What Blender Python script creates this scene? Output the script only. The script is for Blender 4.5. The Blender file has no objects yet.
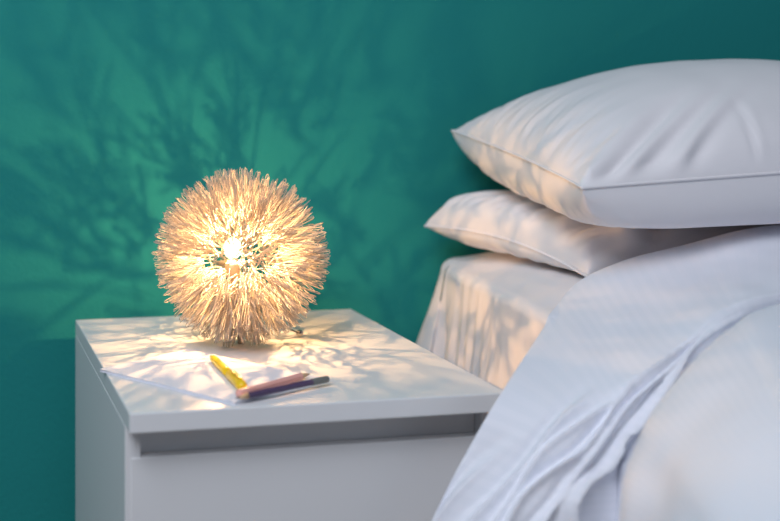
import bpy, bmesh, math, random
from mathutils import Vector, noise
rnd = random.Random(7)
scene = bpy.context.scene
COL = scene.collection
R = math.radians

# ------------------------------------------------------------------ helpers
def tag(o, label=None, cat=None, group=None, kind=None):
    if label: o['label'] = label
    if cat: o['category'] = cat
    if group: o['group'] = group
    if kind: o['kind'] = kind
    return o

def empty(name, loc=(0, 0, 0), rz=0.0):
    o = bpy.data.objects.new(name, None)
    COL.objects.link(o)
    o.empty_display_size = 0.05
    o.location = loc
    o.rotation_euler = (0, 0, rz)
    return o

def mesh_obj(name, verts, faces, mat, parent=None, smooth=True, origin=None, uvs=None):
    me = bpy.data.meshes.new(name)
    if origin is not None:
        verts = [Vector(v) - Vector(origin) for v in verts]
    me.from_pydata([tuple(v) for v in verts], [], faces)
    me.materials.append(mat)
    if smooth:
        me.polygons.foreach_set('use_smooth', [True] * len(me.polygons))
    if uvs is not None:
        l = me.uv_layers.new(name='UVMap')
        for lp in me.loops:
            l.data[lp.index].uv = uvs[lp.vertex_index]
    me.update()
    o = bpy.data.objects.new(name, me)
    COL.objects.link(o)
    if origin is not None:
        o.location = origin
    if parent is not None:
        o.parent = parent
    return o

def bm_obj(name, bm, mat, parent=None, smooth=False):
    me = bpy.data.meshes.new(name)
    bmesh.ops.recalc_face_normals(bm, faces=bm.faces)
    bm.to_mesh(me); bm.free()
    me.materials.append(mat)
    if smooth:
        me.polygons.foreach_set('use_smooth', [True] * len(me.polygons))
    o = bpy.data.objects.new(name, me)
    COL.objects.link(o)
    if parent is not None: o.parent = parent
    return o

def box(name, lo, hi, mat, parent=None, bevel=0.0, seg=2):
    bm = bmesh.new()
    bmesh.ops.create_cube(bm, size=1.0)
    for v in bm.verts:
        v.co = Vector([lo[i] + (v.co[i] + .5) * (hi[i] - lo[i]) for i in range(3)])
    if bevel:
        bmesh.ops.bevel(bm, geom=bm.edges[:], offset=bevel, segments=seg, affect='EDGES', profile=.5)
    return bm_obj(name, bm, mat, parent)

def tube_data(path, radii, sides=8, cap=True):
    """verts, faces of a tube along a polyline (Vectors)."""
    n = len(path)
    if not hasattr(radii, '__len__'): radii = [radii] * n
    verts, faces = [], []
    up = None
    for i in range(n):
        a = path[max(i - 1, 0)]; b = path[min(i + 1, n - 1)]
        d = (b - a)
        if d.length < 1e-9: d = Vector((0, 0, 1))
        d.normalize()
        if up is None:
            up = d.orthogonal().normalized()
        else:
            up = (up - d * up.dot(d))
            if up.length < 1e-6: up = d.orthogonal()
            up.normalize()
        w = d.cross(up)
        for k in range(sides):
            t = 2 * math.pi * k / sides
            verts.append(path[i] + (up * math.cos(t) + w * math.sin(t)) * radii[i])
    for i in range(n - 1):
        for k in range(sides):
            k2 = (k + 1) % sides
            faces.append((i * sides + k, i * sides + k2, (i + 1) * sides + k2, (i + 1) * sides + k))
    if cap:
        faces.append(tuple(range(sides))[::-1])
        faces.append(tuple((n - 1) * sides + k for k in range(sides)))
    return verts, faces

def join(parts):
    V, F = [], []
    for v, f in parts:
        o = len(V); V += v; F += [tuple(i + o for i in ff) for ff in f]
    return V, F

def lathe_data(profile, origin, axis, seg=20):
    """profile: (distance along the axis, radius)."""
    axis = Vector(axis).normalized(); u = axis.orthogonal().normalized(); w = axis.cross(u)
    origin = Vector(origin); V, F = [], []
    for h, r in profile:
        for k in range(seg):
            t = 2 * math.pi * k / seg
            V.append(origin + axis * h + (u * math.cos(t) + w * math.sin(t)) * r)
    for i in range(len(profile) - 1):
        for k in range(seg):
            k2 = (k + 1) % seg
            F.append((i * seg + k, i * seg + k2, (i + 1) * seg + k2, (i + 1) * seg + k))
    F.append(tuple(range(seg))[::-1]); F.append(tuple((len(profile) - 1) * seg + k for k in range(seg)))
    return V, F

def sstep(a, b, x):
    t = max(0., min(1., (x - a) / (b - a))); return t * t * (3 - 2 * t)

def gauss(x, s): return math.exp(-(x / s) ** 2)

def lerp(a, b, t): return a + (b - a) * t

def n3(x, y, z=0.0): return noise.noise(Vector((x, y, z)))

# ------------------------------------------------------------------ materials
def mat(name, col, rough=.6, spec=.3, metal=0.0, bump=None, sheen=0.0, trans=None, var=None):
    m = bpy.data.materials.new(name); m.use_nodes = True
    nt = m.node_tree; b = nt.nodes['Principled BSDF']
    b.inputs['Base Color'].default_value = (*col, 1)
    b.inputs['Roughness'].default_value = rough
    b.inputs['Specular IOR Level'].default_value = spec
    b.inputs['Metallic'].default_value = metal
    if sheen:
        b.inputs['Sheen Weight'].default_value = sheen
    tc = nt.nodes.new('ShaderNodeTexCoord')
    if var:
        sc, amt = var
        n = nt.nodes.new('ShaderNodeTexNoise'); n.inputs['Scale'].default_value = sc; n.inputs['Detail'].default_value = 4
        nt.links.new(tc.outputs['Object'], n.inputs['Vector'])
        mx = nt.nodes.new('ShaderNodeMix'); mx.data_type = 'RGBA'
        mx.inputs[6].default_value = (*[c * (1 - amt) for c in col], 1)
        mx.inputs[7].default_value = (*[min(1, c * (1 + amt)) for c in col], 1)
        nt.links.new(n.outputs['Fac'], mx.inputs[0]); nt.links.new(mx.outputs[2], b.inputs['Base Color'])
    if bump:
        sc, st, dist = bump
        n = nt.nodes.new('ShaderNodeTexNoise'); n.inputs['Scale'].default_value = sc; n.inputs['Detail'].default_value = 3
        nt.links.new(tc.outputs['Object'], n.inputs['Vector'])
        bp = nt.nodes.new('ShaderNodeBump'); bp.inputs['Strength'].default_value = st; bp.inputs['Distance'].default_value = dist
        nt.links.new(n.outputs['Fac'], bp.inputs['Height']); nt.links.new(bp.outputs['Normal'], b.inputs['Normal'])
    return m

M = {}
M['wall'] = mat('teal_wall_paint', (.018, .230, .222),   .75, .06, bump=(170, .45, .0016), var=(2.2, .05))
M['floor'] = mat('grey_oak_floor', (.22, .17, .13), .55, .3, var=(6, .2))
M['white'] = mat('white_foil_board', (.77, .77, .78), .38, .4)
M['cotton'] = mat('white_cotton_sateen', (.80, .77, .79), .75, .2, bump=(900, .08, .0006), sheen=.1)
M['sheet'] = mat('white_cotton_sheet', (.80, .76, .77), .85, .15, bump=(900, .08, .0006))
M['seam'] = mat('white_seam_thread', (.79, .76, .78), .85, .15)
M['mattress'] = mat('mattress_ticking', (.6, .6, .62), .9, .1)
M['wood'] = mat('bed_base_board', (.6, .6, .6), .6, .3)
M['wire'] = mat('champagne_wire', (.55, .475, .39), .45, .35, metal=0.0)
M['core'] = mat('champagne_core_wire', (.55, .42, .28), .4, .5, metal=.3)
M['chrome'] = mat('polished_chrome', (.52, .48, .44), .1, .5, metal=1.0)
M['paper'] = mat('white_paper', (.80, .80, .86), .8, .1)
M['yellow'] = mat('yellow_plastic', (.93, .60, .010), .3, .5)
M['amber'] = mat('amber_plastic', (.45, .17, .01), .35, .5)
M['pink'] = mat('salmon_pink_lacquer', (.85, .42, .36), .4, .4)
M['navy'] = mat('dark_plum_lacquer', (.085, .055, .12), .4, .4)
M['grey'] = mat('grey_plastic', (.16, .17, .16), .45, .4)
M['graphite'] = mat('graphite', (.05, .05, .055), .5, .4)
M['bare'] = mat('bare_wood', (.6, .4, .24), .7, .2)

def emis(name, col, strength):
    m = bpy.data.materials.new(name); m.use_nodes = True
    nt = m.node_tree; nt.nodes.clear()
    o = nt.nodes.new('ShaderNodeOutputMaterial'); e = nt.nodes.new('ShaderNodeEmission')
    e.inputs[0].default_value = (*col, 1); e.inputs[1].default_value = strength
    nt.links.new(e.outputs[0], o.inputs[0]); return m
M['filament'] = emis('halogen_filament', (1.0, .56, .24), 28500)
def bulb_glass():
    m = bpy.data.materials.new('frosted_bulb_glass'); m.use_nodes = True
    nt = m.node_tree; nt.nodes.clear()
    o = nt.nodes.new('ShaderNodeOutputMaterial'); e = nt.nodes.new('ShaderNodeEmission'); t = nt.nodes.new('ShaderNodeBsdfTransparent')
    e.inputs[0].default_value = (1, .82, .55, 1); e.inputs[1].default_value = 9
    mx = nt.nodes.new('ShaderNodeMixShader'); mx.inputs[0].default_value = .22
    nt.links.new(t.outputs[0], mx.inputs[1]); nt.links.new(e.outputs[0], mx.inputs[2]); nt.links.new(mx.outputs[0], o.inputs[0])
    return m
M['bulb'] = bulb_glass()

def stripe_cotton():
    m = mat('white_stripe_damask', (.79, .79, .84), .7, .2, sheen=.1)
    nt = m.node_tree; b = nt.nodes['Principled BSDF']
    uv = nt.nodes.new('ShaderNodeUVMap'); w = nt.nodes.new('ShaderNodeTexWave')
    w.wave_type = 'BANDS'; w.bands_direction = 'X'; w.inputs['Scale'].default_value = 4.0; w.inputs['Distortion'].default_value = 0.0
    nt.links.new(uv.outputs[0], w.inputs['Vector'])
    r = nt.nodes.new('ShaderNodeValToRGB')
    r.color_ramp.elements[0].position = .42; r.color_ramp.elements[1].position = .58
    r.color_ramp.elements[0].color = (.765, .78, .845, 1); r.color_ramp.elements[1].color = (.785, .795, .86, 1)
    nt.links.new(w.outputs['Fac'], r.inputs[0]); nt.links.new(r.outputs[0], b.inputs['Base Color'])
    rr = nt.nodes.new('ShaderNodeMapRange'); rr.inputs[3].default_value = .85; rr.inputs[4].default_value = .5
    nt.links.new(w.outputs['Fac'], rr.inputs[0]); nt.links.new(rr.outputs[0], b.inputs['Roughness'])
    return m
M['stripe'] = stripe_cotton()

# ------------------------------------------------------------------ the room
WY = .55
tag(box('wall_back', (-2.2, WY, 0), (3.0, WY + .12, 2.5), M['wall']), kind='structure')
tag(box('floor', (-2.2, -2.6, -.06), (3.0, WY, 0), M['floor']), kind='structure')

# ------------------------------------------------------------------ nightstand
W, D, H = .40, .48, .55
ns = tag(empty('nightstand', (0, 0, 0)), 'white nightstand with overhanging top and drawer carrying the glowing lamp', 'nightstand')
FY = .029
box('top_panel', (0, 0, H - .0200), (W, D, H), M['white'], ns, .0012)
box('side_panel', (0, FY, .0005), (.016, D, H - .0202), M['white'], ns, .0008)
box('side_panel', (W - .016, FY, .0005), (W, D, H - .0202), M['white'], ns, .0008)
box('back_panel', (.0165, D - .012, .03), (W - .0165, D - .002, H - .0205), M['white'], ns, .0005)
box('rail', (.0165, FY + .016, .468), (W - .0165, FY + .030, H - .0205), M['white'], ns, .0005)
for z0, z1 in ((.275, .4975), (.03, .255)):
    dr = box('drawer', (.006, FY - .001, z0), (W - .006, FY + .0155, z1), M['white'], ns, .001)
    # the drawer's box behind its front
    box('drawer_box', (.022, FY + .031, z0 + .012), (W - .022, D - .03, z1 - .045), M['white'], dr, .001)
# ------------------------------------------------------------------ lamp
SC = Vector((.1838, .2789, .6604)); SR = .1115
BULB = Vector((.1689, .2630, .6725))
CAM = Vector((-.1777, -1.1312, .8654))
lamp = tag(empty('table_lamp', (SC.x, SC.y, H)), 'glowing spherical table lamp bristling with straw coloured wire loops on the nightstand', 'lamp')
LO = Vector((SC.x, SC.y, H))
def L(vs): return [Vector(v) - LO for v in vs]

# inner globe of bent wire
CR = .053
nodes = []
NN = 124
for i in range(NN):
    zz = 1 - 2 * (i + .5) / NN; ph = i * 2.399963
    rr_ = math.sqrt(1 - zz * zz)
    q = Vector((rr_ * math.cos(ph), rr_ * math.sin(ph), zz)) + Vector([rnd.gauss(0, .05) for _ in range(3)])
    nodes.append(q.normalized() * CR)
parts = []
for i, a in enumerate(nodes):
    near = sorted(nodes, key=lambda q: (q - a).length)[1:4]
    for b in near:
        if rnd.random() < .5:
            m_ = (a + b) * .5
            parts.append(tube_data([SC + a, SC + m_ * (CR / m_.length), SC + b], .0004, 4, False))
v, f = join(parts)
mesh_obj('core_frame', L(v), f, M['core'], lamp)

tocam = (CAM - BULB).normalized()
def near_line(p, r):
    d = p - BULB; k = d.dot(tocam)
    return k > 0 and (d - tocam * k).length < r

def hairpin(base, dirv, length, wid, rad):
    """one bent wire: out along one leg, round a small loop, back along the other."""
    d = dirv.normalized(); s = d.orthogonal().normalized()
    s.rotate(__import__('mathutils').Quaternion(d, rnd.uniform(0, 6.283)))
    up = d.cross(s)
    bend = rnd.uniform(-.10, .10) * length; bend2 = rnd.uniform(-.08, .08) * length
    def P(t, off):
        return base + d * (length * t) + s * off + up * (bend * t * t) + s * (bend2 * t * t)
    w = wid
    pts = [P(0, -w * .1), P(.45, -w * .30), P(.86, -w * .5), P(.965, -w * .45), P(1.0, 0), P(.965, w * .45), P(.86, w * .5), P(.5, w * .25), P(rnd.uniform(.05, .3), w * .12)]
    return tube_data(pts, rad, 4, False)

pins = []
ZMIN = H + .0016
for nd in nodes:
    n0 = nd.normalized()
    k = rnd.randint(11, 18)
    if rnd.random() < .12: k = 9
    axis = (n0 + Vector([rnd.gauss(0, .06) for _ in range(3)])).normalized()
    for _ in range(k):
        d = (axis + Vector([rnd.gauss(0, .25) for _ in range(3)])).normalized()
        base = SC + n0 * (CR + rnd.uniform(-.002, .006)) + Vector([rnd.gauss(0, .0040) for _ in range(3)])
        # length so that the tip ends close to the outer sphere
        rel = base - SC
        bq = rel.dot(d); cq = rel.length_squared - (SR * rnd.choice((rnd.uniform(.90, 1.0), rnd.uniform(.96, 1.0), rnd.uniform(.80, .97)))) ** 2
        ln = -bq + math.sqrt(max(bq * bq - cq, 1e-6))
        tip = base + d * ln
        if tip.z < ZMIN:
            tip.z = ZMIN + rnd.uniform(0, .004); d = (tip - base); ln = d.length; d = d / ln
        mid = base + d * (ln * .5)
        if (near_line(tip, .008) or near_line(mid, .007) or near_line(base, .007)) and rnd.random() < .55:
            continue
        pd = hairpin(base, d, ln, rnd.uniform(.0022, .0040), rnd.uniform(.00042, .00056))
        for p in pd[0]: p.z = max(p.z, H + .0005)
        score = (tip - SC).normalized().dot((CAM - SC).normalized()) + rnd.uniform(-.15, .15)
        pins.append((score, pd, tip))
pins.sort(key=lambda p: abs(p[0] - .40))
for s_, pd, tip in pins[:100]:
    mesh_obj('wire_loop', L(pd[0]), pd[1], M['wire'], lamp)
v, f = join([p[1] for p in pins[100:]])
tag(mesh_obj('wire_loops', L(v), f, M['wire'], lamp), kind='stuff')

# bulb on its socket and stem, standing up from a small foot plate
def capsule(c, r, h, seg=20):
    prof = []
    for i in range(1, 9):
        a = math.pi / 2 * i / 8; prof.append((-h / 2 - r * math.cos(a), r * math.sin(a)))
    for i in range(0, 8):
        a = math.pi / 2 * i / 8; prof.append((h / 2 + r * math.sin(a), r * math.cos(a)))
    prof = [(prof[0][0] - .0001, .0004)] + prof + [(h / 2 + r, .0004)]
    return lathe_data(prof, c, (0, 0, 1), seg)
v, f = capsule(BULB, .0105, .005)
bl = mesh_obj('bulb', L(v), f, M['bulb'], lamp)
v, f = capsule(BULB, .0017, .0014, 12)
fl = mesh_obj('filament', L(v), f, M['filament'], bl)
v, f = lathe_data([(-.036, .0075), (-.034, .009), (-.019, .009), (-.0165, .006), (-.0155, .005)], BULB, (0, 0, 1), 20)
mesh_obj('lamp_socket', L(v), f, M['core'], lamp)
spath = [Vector((SC.x, SC.y + .006, H + .0006)), Vector((SC.x, SC.y + .006, H + .03)), Vector((lerp(SC.x, BULB.x, .4), lerp(SC.y + .006, BULB.y, .4), H + .06)),
         Vector((lerp(SC.x, BULB.x, .9), lerp(SC.y + .006, BULB.y, .9), H + .078)), Vector((BULB.x, BULB.y, BULB.z - .035))]
v, f = tube_data(spath, .0028, 10)
mesh_obj('stem', L(v), f, M['core'], lamp)
def foot(bx, by, r):
    c = Vector((bx, by, H + r + .0002))
    inner = Vector((lerp(SC.x, bx, .45), lerp(SC.y, by, .45), H + .026))
    bmf = bmesh.new(); bmesh.ops.create_uvsphere(bmf, u_segments=20, v_segments=12, radius=r)
    vv = [c + v.co for v in bmf.verts]; bmf.verts.index_update()
    ff = [tuple(v.index for v in fc.verts) for fc in bmf.faces]; bmf.free()
    rod = tube_data([inner, c + (inner - c).normalized() * r * .7], .0011, 8)
    o = mesh_obj('foot', L(rod[0]), rod[1], M['chrome'], lamp)
    mesh_obj('ball_end', L(vv), ff, M['chrome'], o)
foot(.2690, .3090, .0047)
foot(.150, .335, .0036)

# ------------------------------------------------------------------ notebook, pencils, pen
def notebook():
    P2 = Vector((.1078, .0075, H)); ang = math.atan2(.1684, -.1104) + R(1.0)
    o = tag(empty('notepad', P2, ang), 'white paper notepad lying flat at the front left of the nightstand', 'notepad')
    # local x runs along the long left edge, local -y to the right edge
    Lx, Ly = .203, .142
    box('cover', (0, -Ly, .0002), (Lx, 0, .0009), M['paper'], o, .0002)
    box('page_block', (.0008, -Ly + .0008, .001), (Lx - .0008, -.0008, .0030), M['paper'], o, .0002)
    box('top_sheet', (0, -Ly, .0031), (Lx, 0, .0035), M['paper'], o, .0001)
    return o
notebook()
NZ = H + .0036

def pencil(name, a, b, r, body, label, tipm, end_m, hexa=True, band=None):
    """a: sharpened or leading end, b: blunt end, both on the axis."""
    a = Vector(a); b = Vector(b); ax = (b - a); ln = ax.length; ax.normalize()
    o = tag(empty(name, a), label, name)
    def add(nm, prof, m, seg, sm):
        v, f = lathe_data(prof, a, ax, seg)
        ob = mesh_obj(nm, [p - a for p in v], f, m, o, smooth=sm); return ob
    seg = 6 if hexa else 20
    add('barrel', [(.016, r * .97), (.0165, r), (ln - .024, r), (ln - .0235, r * .97)], body, seg, False)
    add('sharpened_tip', [(.005, r * .36), (.0160, r * .9)], M['bare'], 20, True)
    add('lead', [(0, .0003), (.005, r * .34)], tipm, 12, True)
    add('end_cap', [(ln - .0236, r * .98), (ln - .0232, r * 1.02), (ln - .001, r * 1.02), (ln, r * .85)], end_m, 20, True)
    return o
pencil('pencil', (.1085, .0080, NZ + .0037), (.2245, .0650, NZ + .0037), .0036, M['navy'],
       'dark plum pencil with a grey end along the notepad edge', M['graphite'], M['grey'])
pencil('pencil', (.2120, .0880, NZ + .0043), (.1150, .0220, NZ + .0043), .0042, M['pink'],
       'salmon pink pencil lying behind the dark pencil on the notepad', M['graphite'], M['pink'])

def pen():
    a = Vector((.1245, .1900, NZ + .0052)); b = Vector((.1250, .0405, NZ + .0062))
    ax = (b - a); ln = ax.length; ax.normalize()
    o = tag(empty('pen', a), 'bright yellow pen with a clip lying across the notepad', 'pen')
    def add(nm, prof, m, seg=24):
        v, f = lathe_data(prof, a, ax, seg)
        return mesh_obj(nm, [p - a for p in v], f, m, o)
    add('writing_tip', [(0, .0006), (.003, .0010), (.0035, .0018), (.012, .0032), (.0125, .0036)], M['amber'])
    add('barrel', [(.0126, .0037), (.020, .0043), (.070, .0046), (ln - .0562, .0046)], M['yellow'])
    cap = add('cap', [(ln - .056, .0050), (ln - .0554, .0054), (ln - .011, .0057), (ln - .0035, .0054), (ln, .0030)], M['yellow'])
    # clip along the top of the cap
    v = []; 
    zt = .0062
    for y, z in ((ln - .005, .0052), (ln - .008, .0078), (ln - .041, .0078), (ln - .045, .0066)):
        for sx in (-.0016, .0016):
            for dz in (0, .0009):
                v.append(Vector((sx, -y, z + dz)))
    f = []
    for i in range(3):
        q = i * 4
        f += [(q, q + 2, q + 6, q + 4), (q + 1, q + 5, q + 7, q + 3), (q, q + 4, q + 5, q + 1), (q + 2, q + 3, q + 7, q + 6)]
    f += [(0, 1, 3, 2), (12, 14, 15, 13)]
    mesh_obj('clip', v, f, M['yellow'], cap, smooth=False)
    return o
pen()

# ------------------------------------------------------------------ bed
def edge_x(y): return .5515 - (.535 - y) * .114
bed = tag(empty('bed', (1.0, -.4, 0)), 'bed beside the nightstand under the white sheet and bedding', 'bed')
def bed_block(name, z0, z1, inset, m):
    ys = (.525, -1.0)
    vs = []
    for z in (z0, z1):
        for y, right in ((ys[0], 0), (ys[0], 1), (ys[1], 1), (ys[1], 0)):
            x = 2.0 if right else edge_x(y) + inset
            vs.append(Vector((x - 1.0, y + .4, z)))
    bm = bmesh.new(); bv = [bm.verts.new(v) for v in vs]
    for fc in ((0, 1, 2, 3), (4, 5, 6, 7), (0, 1, 5, 4), (1, 2, 6, 5), (2, 3, 7, 6), (3, 0, 4, 7)):
        bm.faces.new([bv[i] for i in fc])
    bmesh.ops.bevel(bm, geom=bm.edges[:], offset=.02, segments=3, affect='EDGES')
    return bm_obj(name, bm, m, bed, True)
bed_block('bed_base', .04, .30, .045, M['wood'])
bed_block('mattress', .302, .515, .045, M['mattress'])
for x, y in ((.66, .42), (1.9, .42), (.55, -.9), (1.9, -.9)):
    v, f = lathe_data([(.0006, .02), (.0395, .025)], (x - 1.0, y + .4, 0), (0, 0, 1), 16)
    mesh_obj('leg', v, f, M['wood'], bed)

def top_z(x, y, inn):
    z = .6075 + .022 * sstep(0, .09, inn) * (.25 + .75 * sstep(.08, .21, y))
    z -= .0825 * sstep(.13, -.10, y)
    z += .007 * gauss(math.hypot(x - .56, y - .535), .055)
    return z

def build_sheet():
    # plan path round the mattress, with outward normals and arc length
    pts = []
    rc = .047
    x = 1.6
    yr = .535
    cx = edge_x(yr - rc) + rc; cy = yr - rc
    while x > cx + .001:
        pts.append((Vector((x, yr)), Vector((0, 1)), 'r')); x -= .02
    for i in range(0, 25):
        a = math.pi / 2 + (math.pi / 2 + .1135) * i / 24
        n = Vector((math.cos(a), math.sin(a))); pts.append((Vector((cx, cy)) + n * rc, n, 'c'))
    y = cy - .004; nl = Vector((-1, .114)).normalized()
    while y > -1.0:
        pts.append((Vector((edge_x(y) + .034 * sstep(.06, -.05, y), y)), nl, 'l')); y -= .006 if y > .0 else .03
    S = [0]
    for i in range(1, len(pts)): S.append(S[-1] + (pts[i][0] - pts[i - 1][0]).length)
    ic = next(i for i, p in enumerate(pts) if p[2] == 'c') + 12
    s0 = S[ic]
    # profile: (inward distance, drop, skirt fraction)
    prof = []
    for d in (.040, .034, .029, .025, .0205): prof.append(('t', d))
    for i in range(0, 9):
        prof.append(('r', math.pi / 2 * i / 8))
    for i in range(1, 27): prof.append(('s', .30 * i / 26))
    rr = .016
    V, F, UV = [], [], []
    # inner fan ring first: straight strips towards the middle of the bed
    INN = 16
    def inner_target(p, n, k):
        if k == 'r': return Vector((max(p.x, .85), .20))
        if k == 'c': return Vector((.85, .20))
        return Vector((.85, min(p.y, .20)))
    npf = INN + len(prof)
    for i, (p, n, k) in enumerate(pts):
        s = S[i] - s0
        tgt = inner_target(p, n, k)
        start = p - n * .046
        for j in range(INN):
            t = 1 - j / INN
            q = start.lerp(tgt, t)
            inn = .046 + (q - start).length
            z = top_z(q.x, q.y, inn)
            z += .0016 * n3(q.x * 16, q.y * 22, 3) + .0022 * n3(q.x * 7, q.y * 9, 1)
            V.append(Vector((q.x, q.y, z))); UV.append((s, -inn))
        for kind, a in prof:
            drop = 0; out = 0
            if kind == 't': inn = a; q = p - n * a; z = top_z(q.x, q.y, a); ramp = 0
            elif kind == 'r':
                inn = rr - rr * math.sin(a); q = p - n * inn; drop = rr - rr * math.cos(a); z = top_z(q.x, q.y, inn) - drop; ramp = .25 * math.sin(a) ** 2
            else:
                q = p.copy(); z = top_z(q.x, q.y, 0) - rr - a; inn = 0; ramp = .25 + .75 * sstep(0, .16, a)
                out += .010 * a / .12
                # the loose corner of the sheet swings outwards
                out += .027 * min(a / .105, 1.5) ** 1.15 * gauss(s + .004, .05)
            if kind != 't':
                # pleats hanging from the edge
                wob = n3(s * 9, z * 3, 5) * .5
                pl = 0
                if s > -.3:
                    e = sstep(.02, .06, s) * (1 - .78 * sstep(.13, .30, s))
                    pl += .0030 * math.sin((s + .004 * wob) / .031 * 6.283 + 1.2 * n3(s * 14, 0, 2)) * e
                    pl += .0020 * math.sin(s / .019 * 6.283 + 2 * n3(s * 8, 1, 7)) * e * (.5 + n3(s * 20, 3, 3))
                pl -= .016 * gauss(s - .064, .013) * sstep(.1, .8, ramp)
                pl += .006 * gauss(s - .088, .012)
                out += pl * ramp
                out += .0015 * n3(s * 30, z * 12, 9) * ramp
            qq = q + n * out
            if qq.y > WY - .004: qq.y = WY - .004
            V.append(Vector((qq.x, qq.y, z + (.0016 * n3(qq.x * 16, qq.y * 22, 3) if kind != 's' else 0)))); UV.append((s, drop + a))
    for i in range(len(pts) - 1):
        for j in range(npf - 1):
            a = i * npf + j
            F.append((a, a + 1, a + npf + 1, a + npf))
    o = mesh_obj('bed_sheet', V, F, M['sheet'], None, True, origin=(.6, .3, .6), uvs=UV)
    return tag(o, 'white bed sheet hanging in pleats over the mattress side behind the nightstand', 'bed sheet')
build_sheet()

# ------------------------------------------------------------------ pillows
def contact(y): return .694 + .085 * (y - .10)      # plane where the two pillows press on each other

def smin(a, b, k):
    h = max(0, min(1, .5 + .5 * (b - a) / k)); return lerp(b, a, h) - k * h * (1 - h)
def smax(a, b, k): return -smin(-a, -b, k)

def make_pillow(name, corners, Ht, Hb, bow, zcap_top, zcap_bot, wr, label, group, NU=170, NV=130, seam_r=.0021, ext=None, edge_z=None):
    A, B, C_, D_ = [Vector(c) for c in corners]
    def warp(t):      # denser samples near the edges
        return .5 - .5 * math.cos(math.pi * t)
    def base(u, v):
        uu = .5 + (u - .5) * (1 - bow[0] * math.sin(math.pi * v) ** .8)
        vv = .5 + (v - .5) * (1 - bow[1] * math.sin(math.pi * u) ** .8)
        p = A.lerp(D_, uu).lerp(B.lerp(C_, uu), vv)
        if edge_z: p.z += edge_z(u, v)
        return p
    def prof(u, v, a, b):
        fu = 1 - abs(2 * u - 1) ** a; fv = 1 - abs(2 * v - 1) ** a
        return max(fu, 0) ** b * max(fv, 0) ** b
    V, F, idx = [], [], {}
    side_of = []
    us = [warp(i / NU) for i in range(NU + 1)]; vs = [warp(j / NV) for j in range(NV + 1)]
    for side in (1, -1):
        for i, u in enumerate(us):
            for j, v in enumerate(vs):
                edge = i in (0, NU) or j in (0, NV)
                if side == -1 and edge:
                    idx[(side, i, j)] = idx[(1, i, j)]; continue
                p = base(u, v)
                if side == 1: h = Ht * prof(u, v, *ext[0])
                else: h = -Hb * prof(u, v, *ext[1])
                z = p.z + h
                if side == 1 and zcap_top and not edge: z = smin(z, zcap_top(p.x, p.y), .03) if z > p.z else z
                if side == -1 and zcap_bot and not edge: z = smax(z, zcap_bot(p.x, p.y), .018)
                p.z = z
                idx[(side, i, j)] = len(V); V.append(p); side_of.append((side, u, v, edge))
    for side in (1, -1):
        for i in range(NU):
            for j in range(NV):
                q = [idx[(side, i, j)], idx[(side, i, j + 1)], idx[(side, i + 1, j + 1)], idx[(side, i + 1, j)]]
                if side == -1: q.reverse()
                F.append(tuple(q))
    me = bpy.data.meshes.new('tmp'); me.from_pydata([tuple(v) for v in V], [], F); me.update()
    nrm = [vt.normal.copy() for vt in me.vertices]
    bpy.data.meshes.remove(me)
    out = []
    for p, n, (sd, u, v, e) in zip(V, nrm, side_of):
        d = 0.0 if e else wr(sd, u, v)
        q = p + n * d
        if sd == -1 and zcap_bot: q.z = max(q.z, zcap_bot(q.x, q.y))
        if sd == 1 and zcap_top: q.z = min(q.z, zcap_top(q.x, q.y))
        out.append(q)
    org = (A + B + C_ + D_) / 4
    root = tag(empty(name, org), label, 'pillow', group)
    mesh_obj('pillowcase', [p - org for p in out], F, M['cotton'], root)
    loop = [idx[(1, i, 0)] for i in range(NU + 1)] + [idx[(1, NU, j)] for j in range(1, NV + 1)] + [idx[(1, i, NV)] for i in range(NU - 1, -1, -1)] + [idx[(1, 0, j)] for j in range(NV - 1, 0, -1)]
    path = [out[k] - org for k in loop]; path.append(path[0])
    v, f = tube_data(path, seam_r, 6, False)
    mesh_obj('seam', v, f, M['seam'], root)
    return root

def wr_top(side, u, v):
    fade = min(1, u * 40) * min(1, (1 - u) * 40) * min(1, v * 40) * min(1, (1 - v) * 40)
    d = 0
    # fine gathers that leave the left seam and arc along the pillow
    vv = v + .35 * u * u
    g = math.sin(vv * 92 + 3.0 * n3(vv * 6, u * 3, 1)) * (.6 + .8 * n3(vv * 9, u * 5, 4))
    d += .0012 * g * gauss(u - .04, .10) * sstep(0, .02, u)
    g3 = math.sin((v + .55 * u) * 150 + 4 * n3(v * 8, u * 6, 21))
    d += .0006 * g3 * gauss(u - .05, .09) * sstep(0, .02, u)
    g2 = math.sin(vv * 41 + 2.5 * n3(vv * 4, u * 2, 8))
    d += .0012 * g2 * gauss(u - .08, .10)
    if side == 1:
        # creases rising diagonally from the near seam
        for (u0, v0, u1, v1, amp, wd) in ((.015, .97, .20, .80, .0050, .018), (.055, .99, .32, .77, -.0085, .017), (.09, .99, .36, .77, .0070, .018), (.130, .99, .40, .77, -.0085, .020),
                                          (.195, .99, .43, .78, .0070, .017), (.225, .99, .45, .78, -.0060, .015), (.352, .995, .372, .84, -.0026, .006), (.364, .995, .384, .84, .0014, .008)):
            du, dv = u1 - u0, v1 - v0; l2 = du * du + dv * dv
            t = ((u - u0) * du + (v - v0) * dv) / l2
            dist = abs((u - u0) * dv - (v - v0) * du) / math.sqrt(l2)
            env = sstep(-.2, .02, t) * (1 - sstep(.5, 1.15, t))
            d += amp * gauss(dist, wd * (1 + .8 * max(t, 0))) * env
    d += .0030 * n3(u * 4, v * 3, 2 + side) + .0010 * n3(u * 12, v * 9, 6 + side)
    return d * fade

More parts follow.
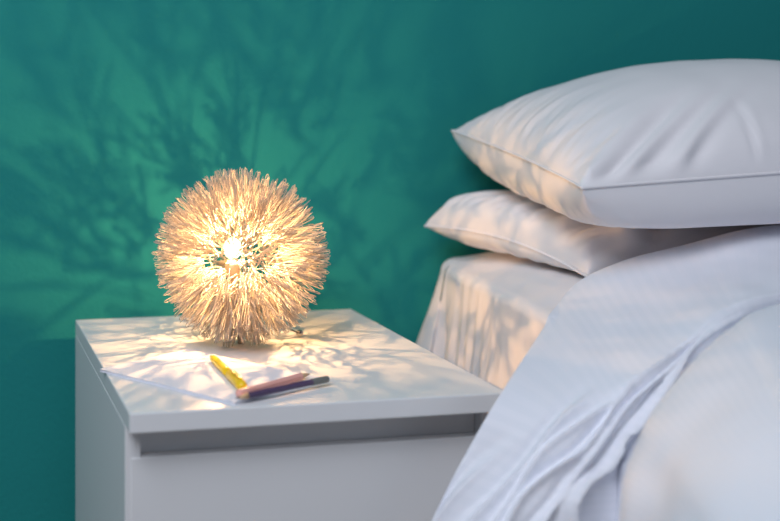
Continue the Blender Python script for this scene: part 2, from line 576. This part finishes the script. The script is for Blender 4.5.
def wr_low(side, u, v):
    fade = min(1, u * 30) * min(1, (1 - u) * 30) * min(1, v * 30) * min(1, (1 - v) * 30)
    vv = v - .3 * u
    d = .0030 * math.sin(vv * 44 + 3 * n3(vv * 5, u * 4, 2)) * gauss(u - .07, .10) * sstep(0, .03, u)
    d += .0016 * math.sin(vv * 96 + 4 * n3(vv * 7, u * 4, 5)) * gauss(u - .03, .06) * sstep(0, .02, u)
    if side == 1:
        d += -.010 * gauss((u - .17) - .25 * (1 - v), .030) * sstep(.35, .75, v)
        d += .008 * gauss((u - .10) - .22 * (1 - v), .030) * sstep(.35, .75, v)
    d += .004 * n3(u * 6, v * 4, 12 + side) + .0016 * n3(u * 16, v * 10, 16 + side)
    return d * fade * (1 if side == 1 else .35)

make_pillow('pillow', ((.5220, .500, .6648), (.6065, .193, .6340), (1.22, .195, .645), (1.18, .500, .690)), .088, .055, (.03, .03),
            lambda x, y: contact(y) - .0015, lambda x, y: top_z(x, y, max(0, x - edge_x(y))) + .0035, wr_low,
            'lower white pillow squashed flat between the plump pillow and the bed sheet', 'white pillows at the head of the bed',
            ext=((3.0, .36), (2.6, .42)), edge_z=lambda u, v: .013 * math.sin(math.pi * v) * gauss(u, .2))
make_pillow('pillow', ((.5651, .500, .8056), (.5319, .080, .7552), (1.19, .085, .786), (1.20, .500, .822)), .115, .100, (.035, .035),
            None, lambda x, y: contact(y) + .0015, wr_top,
            'plump upper white pillow with a creased front seam on top of the flat pillow', 'white pillows at the head of the bed',
            ext=((2.2, .55), (3.2, .34)), edge_z=None)

# ------------------------------------------------------------------ duvet
def catmull(P, t):
    n = len(P); i = min(int(t), n - 2); f = t - i
    p0 = P[max(i - 1, 0)]; p1 = P[i]; p2 = P[i + 1]; p3 = P[min(i + 2, n - 1)]
    return p1 * 1.0 + (p2 - p0) * (.5 * f) + (p0 * 2 - p1 * 5 + p2 * 4 - p3) * (.5 * f * f) + (p1 * 3 - p0 - p2 * 3 + p3) * (.5 * f ** 3)

DUVET = [
    [(1.1393, 0.18, 0.6999), (0.8543, 0.163, 0.6977), (0.7148, 0.165, 0.6735), (0.6327, 0.165, 0.6561), (0.5695, 0.16, 0.6309), (0.4953, 0.09, 0.6026), (0.3785, -0.025, 0.555), (0.3331, -0.04, 0.5011), (0.2914, -0.05, 0.4418), (0.2477, -0.055, 0.3699)],
    [(1.0891, 0.13, 0.6782), (0.7961, 0.09, 0.6739), (0.6792, 0.085, 0.651), (0.5985, 0.07, 0.6297), (0.5363, 0.04, 0.6074), (0.4768, -0.01, 0.5828), (0.4067, -0.055, 0.5411), (0.3622, -0.068, 0.4931), (0.3205, -0.078, 0.441), (0.2771, -0.083, 0.3745)],
    [(1.0087, 0.05, 0.6686), (0.7243, 0.0, 0.6517), (0.6365, -0.01, 0.6347), (0.5688, -0.03, 0.604), (0.5143, -0.055, 0.583), (0.4714, -0.07, 0.5566), (0.4223, -0.085, 0.5239), (0.3797, -0.095, 0.4861), (0.3434, -0.105, 0.4444), (0.3054, -0.11, 0.3789)],
    [(0.9886, 0.03, 0.6579), (0.7083, -0.02, 0.6414), (0.6338, -0.035, 0.6255), (0.5748, -0.055, 0.5987), (0.5237, -0.08, 0.5764), (0.4863, -0.09, 0.5462), (0.4456, -0.1, 0.5075), (0.4101, -0.11, 0.4794), (0.3844, -0.115, 0.4403), (0.351, -0.12, 0.3745)],
    [(0.9786, 0.02, 0.6504), (0.7104, -0.022, 0.6064), (0.6409, -0.042, 0.5919), (0.5822, -0.067, 0.569), (0.5369, -0.087, 0.543), (0.5062, -0.097, 0.5131), (0.4836, -0.102, 0.482), (0.4855, -0.107, 0.4732), (0.4687, -0.112, 0.4332), (0.4501, -0.117, 0.3658)],
    [(0.9384, -0.02, 0.6646), (0.6605, -0.08, 0.6473), (0.5819, -0.105, 0.628), (0.5245, -0.13, 0.6057), (0.4812, -0.15, 0.5814), (0.4497, -0.165, 0.5548), (0.4259, -0.18, 0.529), (0.4117, -0.19, 0.5019), (0.4047, -0.195, 0.4644), (0.3996, -0.2, 0.4008)],
    [(0.8622, -0.12, 0.6614), (0.5856, -0.2, 0.6342), (0.5237, -0.22, 0.6191), (0.4779, -0.235, 0.5989), (0.4467, -0.245, 0.5777), (0.4243, -0.25, 0.5552), (0.414, -0.25, 0.5307), (0.4056, -0.25, 0.5061), (0.401, -0.25, 0.473), (0.3963, -0.25, 0.4065)],
    [(0.7498, -0.25, 0.6421), (0.5151, -0.33, 0.6215), (0.4667, -0.345, 0.6049), (0.4366, -0.35, 0.5891), (0.4113, -0.355, 0.5697), (0.3907, -0.36, 0.5504), (0.3798, -0.36, 0.529), (0.3698, -0.36, 0.5039), (0.3615, -0.36, 0.4751), (0.3533, -0.36, 0.4169)],
    [(0.7298, -0.47, 0.6421), (0.4951, -0.55, 0.6215), (0.4467, -0.565, 0.6049), (0.4166, -0.57, 0.5891), (0.3913, -0.575, 0.5697), (0.3707, -0.58, 0.5504), (0.3598, -0.58, 0.529), (0.3498, -0.58, 0.5039), (0.3415, -0.58, 0.4751), (0.3333, -0.58, 0.4169)],
    [(0.7098, -0.75, 0.6421), (0.4751, -0.83, 0.6215), (0.4267, -0.845, 0.6049), (0.3966, -0.85, 0.5891), (0.3713, -0.855, 0.5697), (0.3507, -0.86, 0.5504), (0.3398, -0.86, 0.529), (0.3298, -0.86, 0.5039), (0.3215, -0.86, 0.4751), (0.3133, -0.86, 0.4169)]]

def build_duvet():
    rows = [[Vector(p) for p in r] for r in DUVET]
    # the cover goes on across the bed, out of the frame
    rows = [[Vector((1.95, r[0].y, r[0].z - .01)), Vector((1.45, r[0].y, r[0].z))] + r for r in rows]
    NC = len(rows[0])
    # a rolled head edge: the cover turns under below row 0
    under = []
    for k in range(NC):
        p = rows[0][k]; q = rows[1][k]; fold = sstep(6.0, 8.0, k)
        d = Vector((lerp(.0, .025, fold), lerp(-.02, -.012, fold), lerp(-.022, -.012, fold)))
        under.append(p + d)
    under2 = [u + Vector((lerp(0, .03, sstep(6, 8, k)), lerp(-.10, -.02, sstep(6, 8, k)), lerp(-.01, -.01, sstep(6, 8, k)))) for k, u in enumerate(under)]
    rows = [under2, under] + rows
    NR = len(rows)
    SU, SV = 14, 20
    nu = (NC - 1) * SU; nv = (NR - 1) * SV
    grid = []
    colsp = []
    for r in rows:
        colsp.append([catmull(r, i / SU) for i in range(nu + 1)])
    V = []; prm = []
    for i in range(nu + 1):
        line = [colsp[r][i] for r in range(NR)]
        for j in range(nv + 1):
            V.append(catmull(line, j / SV)); prm.append((i / SU - 2, j / SV))
    F = []
    for i in range(nu):
        for j in range(nv):
            a = i * (nv + 1) + j
            F.append((a, a + 1, a + nv + 2, a + nv + 1))
    me = bpy.data.meshes.new('tmp'); me.from_pydata([tuple(v) for v in V], [], F); me.update()
    nrm = [vt.normal.copy() for vt in me.vertices]; bpy.data.meshes.remove(me)
    out, uvs = [], []
    for p, n, (c, r) in zip(V, nrm, prm):
        rr = r - 2      # row number in DUVET
        d = 0
        # folds gathered between the turned-back band and the body
        e = .25 * sstep(1.2, 2.4, c) + .75 * sstep(2.4, 4.6, c)
        spread = .17 + .07 * max(0, c - 2.5)
        for k_ in range(6):
            r_ = 3.15 - k_ * spread + .10 * math.sin(c * 1.7 + k_ * 2.1) + .12 * n3(c * .9, k_ * 3.7, 1)
            lo = (.4, 1.4, 1.8, 4.2, 4.8, 6.2)[k_]; hi = (99, 8.5, 99, 99, 8.6, 99)[k_]
            x_ = rr - r_
            w_ = .05 + .012 * max(0, c - 3)
            am = (.014, .011, .015, .012, .009, .009)[k_] * sstep(lo, lo + 1.4, c) * (1 - sstep(hi - 1, hi, c))
            d -= am * math.exp(-abs(x_) / w_) * e
            d += am * .55 * math.exp(-((x_ + w_ * 2.2) / (w_ * 1.6)) ** 2) * e
        d += .003 * n3(p.x * 9, p.y * 9, p.z * 9) * sstep(.3, 1, rr) * (1 - .6 * sstep(4, 5, rr))
        d += .0012 * n3(p.x * 26, p.y * 26, p.z * 26) * sstep(.3, 1, rr)
        q = p + n * d
        # the cover rests on the sheet and hangs clear of its side
        ex = edge_x(q.y); tz = top_z(q.x, q.y, max(0, q.x - ex)) + .006
        if q.z < tz:
            lim = ex - .010 - .10 * (tz - q.z)
            if q.x > lim:
                if tz - q.z < (q.x - lim) * 1.0 or q.x > ex + .06: q.z = tz
                else: q.x = lim
        out.append(q); uvs.append((c * .35, r * .3))
    ix = Vector((.6, -.1, .62))
    o = mesh_obj('duvet', out, F, M['stripe'], None, True, origin=ix, uvs=uvs)
    return tag(o, 'thick white duvet with faint woven stripes folded back over the bed', 'duvet')
build_duvet()

# ------------------------------------------------------------------ light
world = bpy.data.worlds.new('World'); scene.world = world; world.use_nodes = True
bg = world.node_tree.nodes['Background']
bg.inputs[0].default_value = (.62, .78, 1.0, 1); bg.inputs[1].default_value = .145
def area(name, loc, target, sx, sy, power, col):
    l = bpy.data.lights.new(name, 'AREA'); l.shape = 'RECTANGLE'; l.size = sx; l.size_y = sy; l.energy = power; l.color = col
    o = bpy.data.objects.new(name, l); COL.objects.link(o); o.location = loc
    o.rotation_euler = (Vector(target) - Vector(loc)).to_track_quat('-Z', 'Y').to_euler()
    return o
area('window_daylight', (-.78, -1.20, 2.22), (.45, -.05, .6), 1.2, 1.2, 42, (.87, .91, 1.0))

# ------------------------------------------------------------------ camera
cd = bpy.data.cameras.new('camera'); co = bpy.data.objects.new('camera', cd); COL.objects.link(co)
co.location = CAM; co.rotation_euler = (R(90), 0, -.2026)
cd.sensor_fit = 'HORIZONTAL'; cd.sensor_width = 36.0; cd.lens = 1171.04 * 36 / 780
cd.shift_x = (390 - 184.36) / 780; cd.shift_y = -(260.5 - 90.92) / 780
cd.clip_start = .05
cd.dof.use_dof = True; cd.dof.focus_distance = 1.40; cd.dof.aperture_fstop = 2.6
scene.camera = co

scene.view_settings.view_transform = 'Standard'; scene.view_settings.look = 'None'
scene.view_settings.gamma = 1.0; scene.view_settings.use_curve_mapping = False
scene.view_settings.exposure = 0.0
scene.cycles.max_bounces = 10; scene.cycles.diffuse_bounces = 6; scene.cycles.transparent_max_bounces = 16
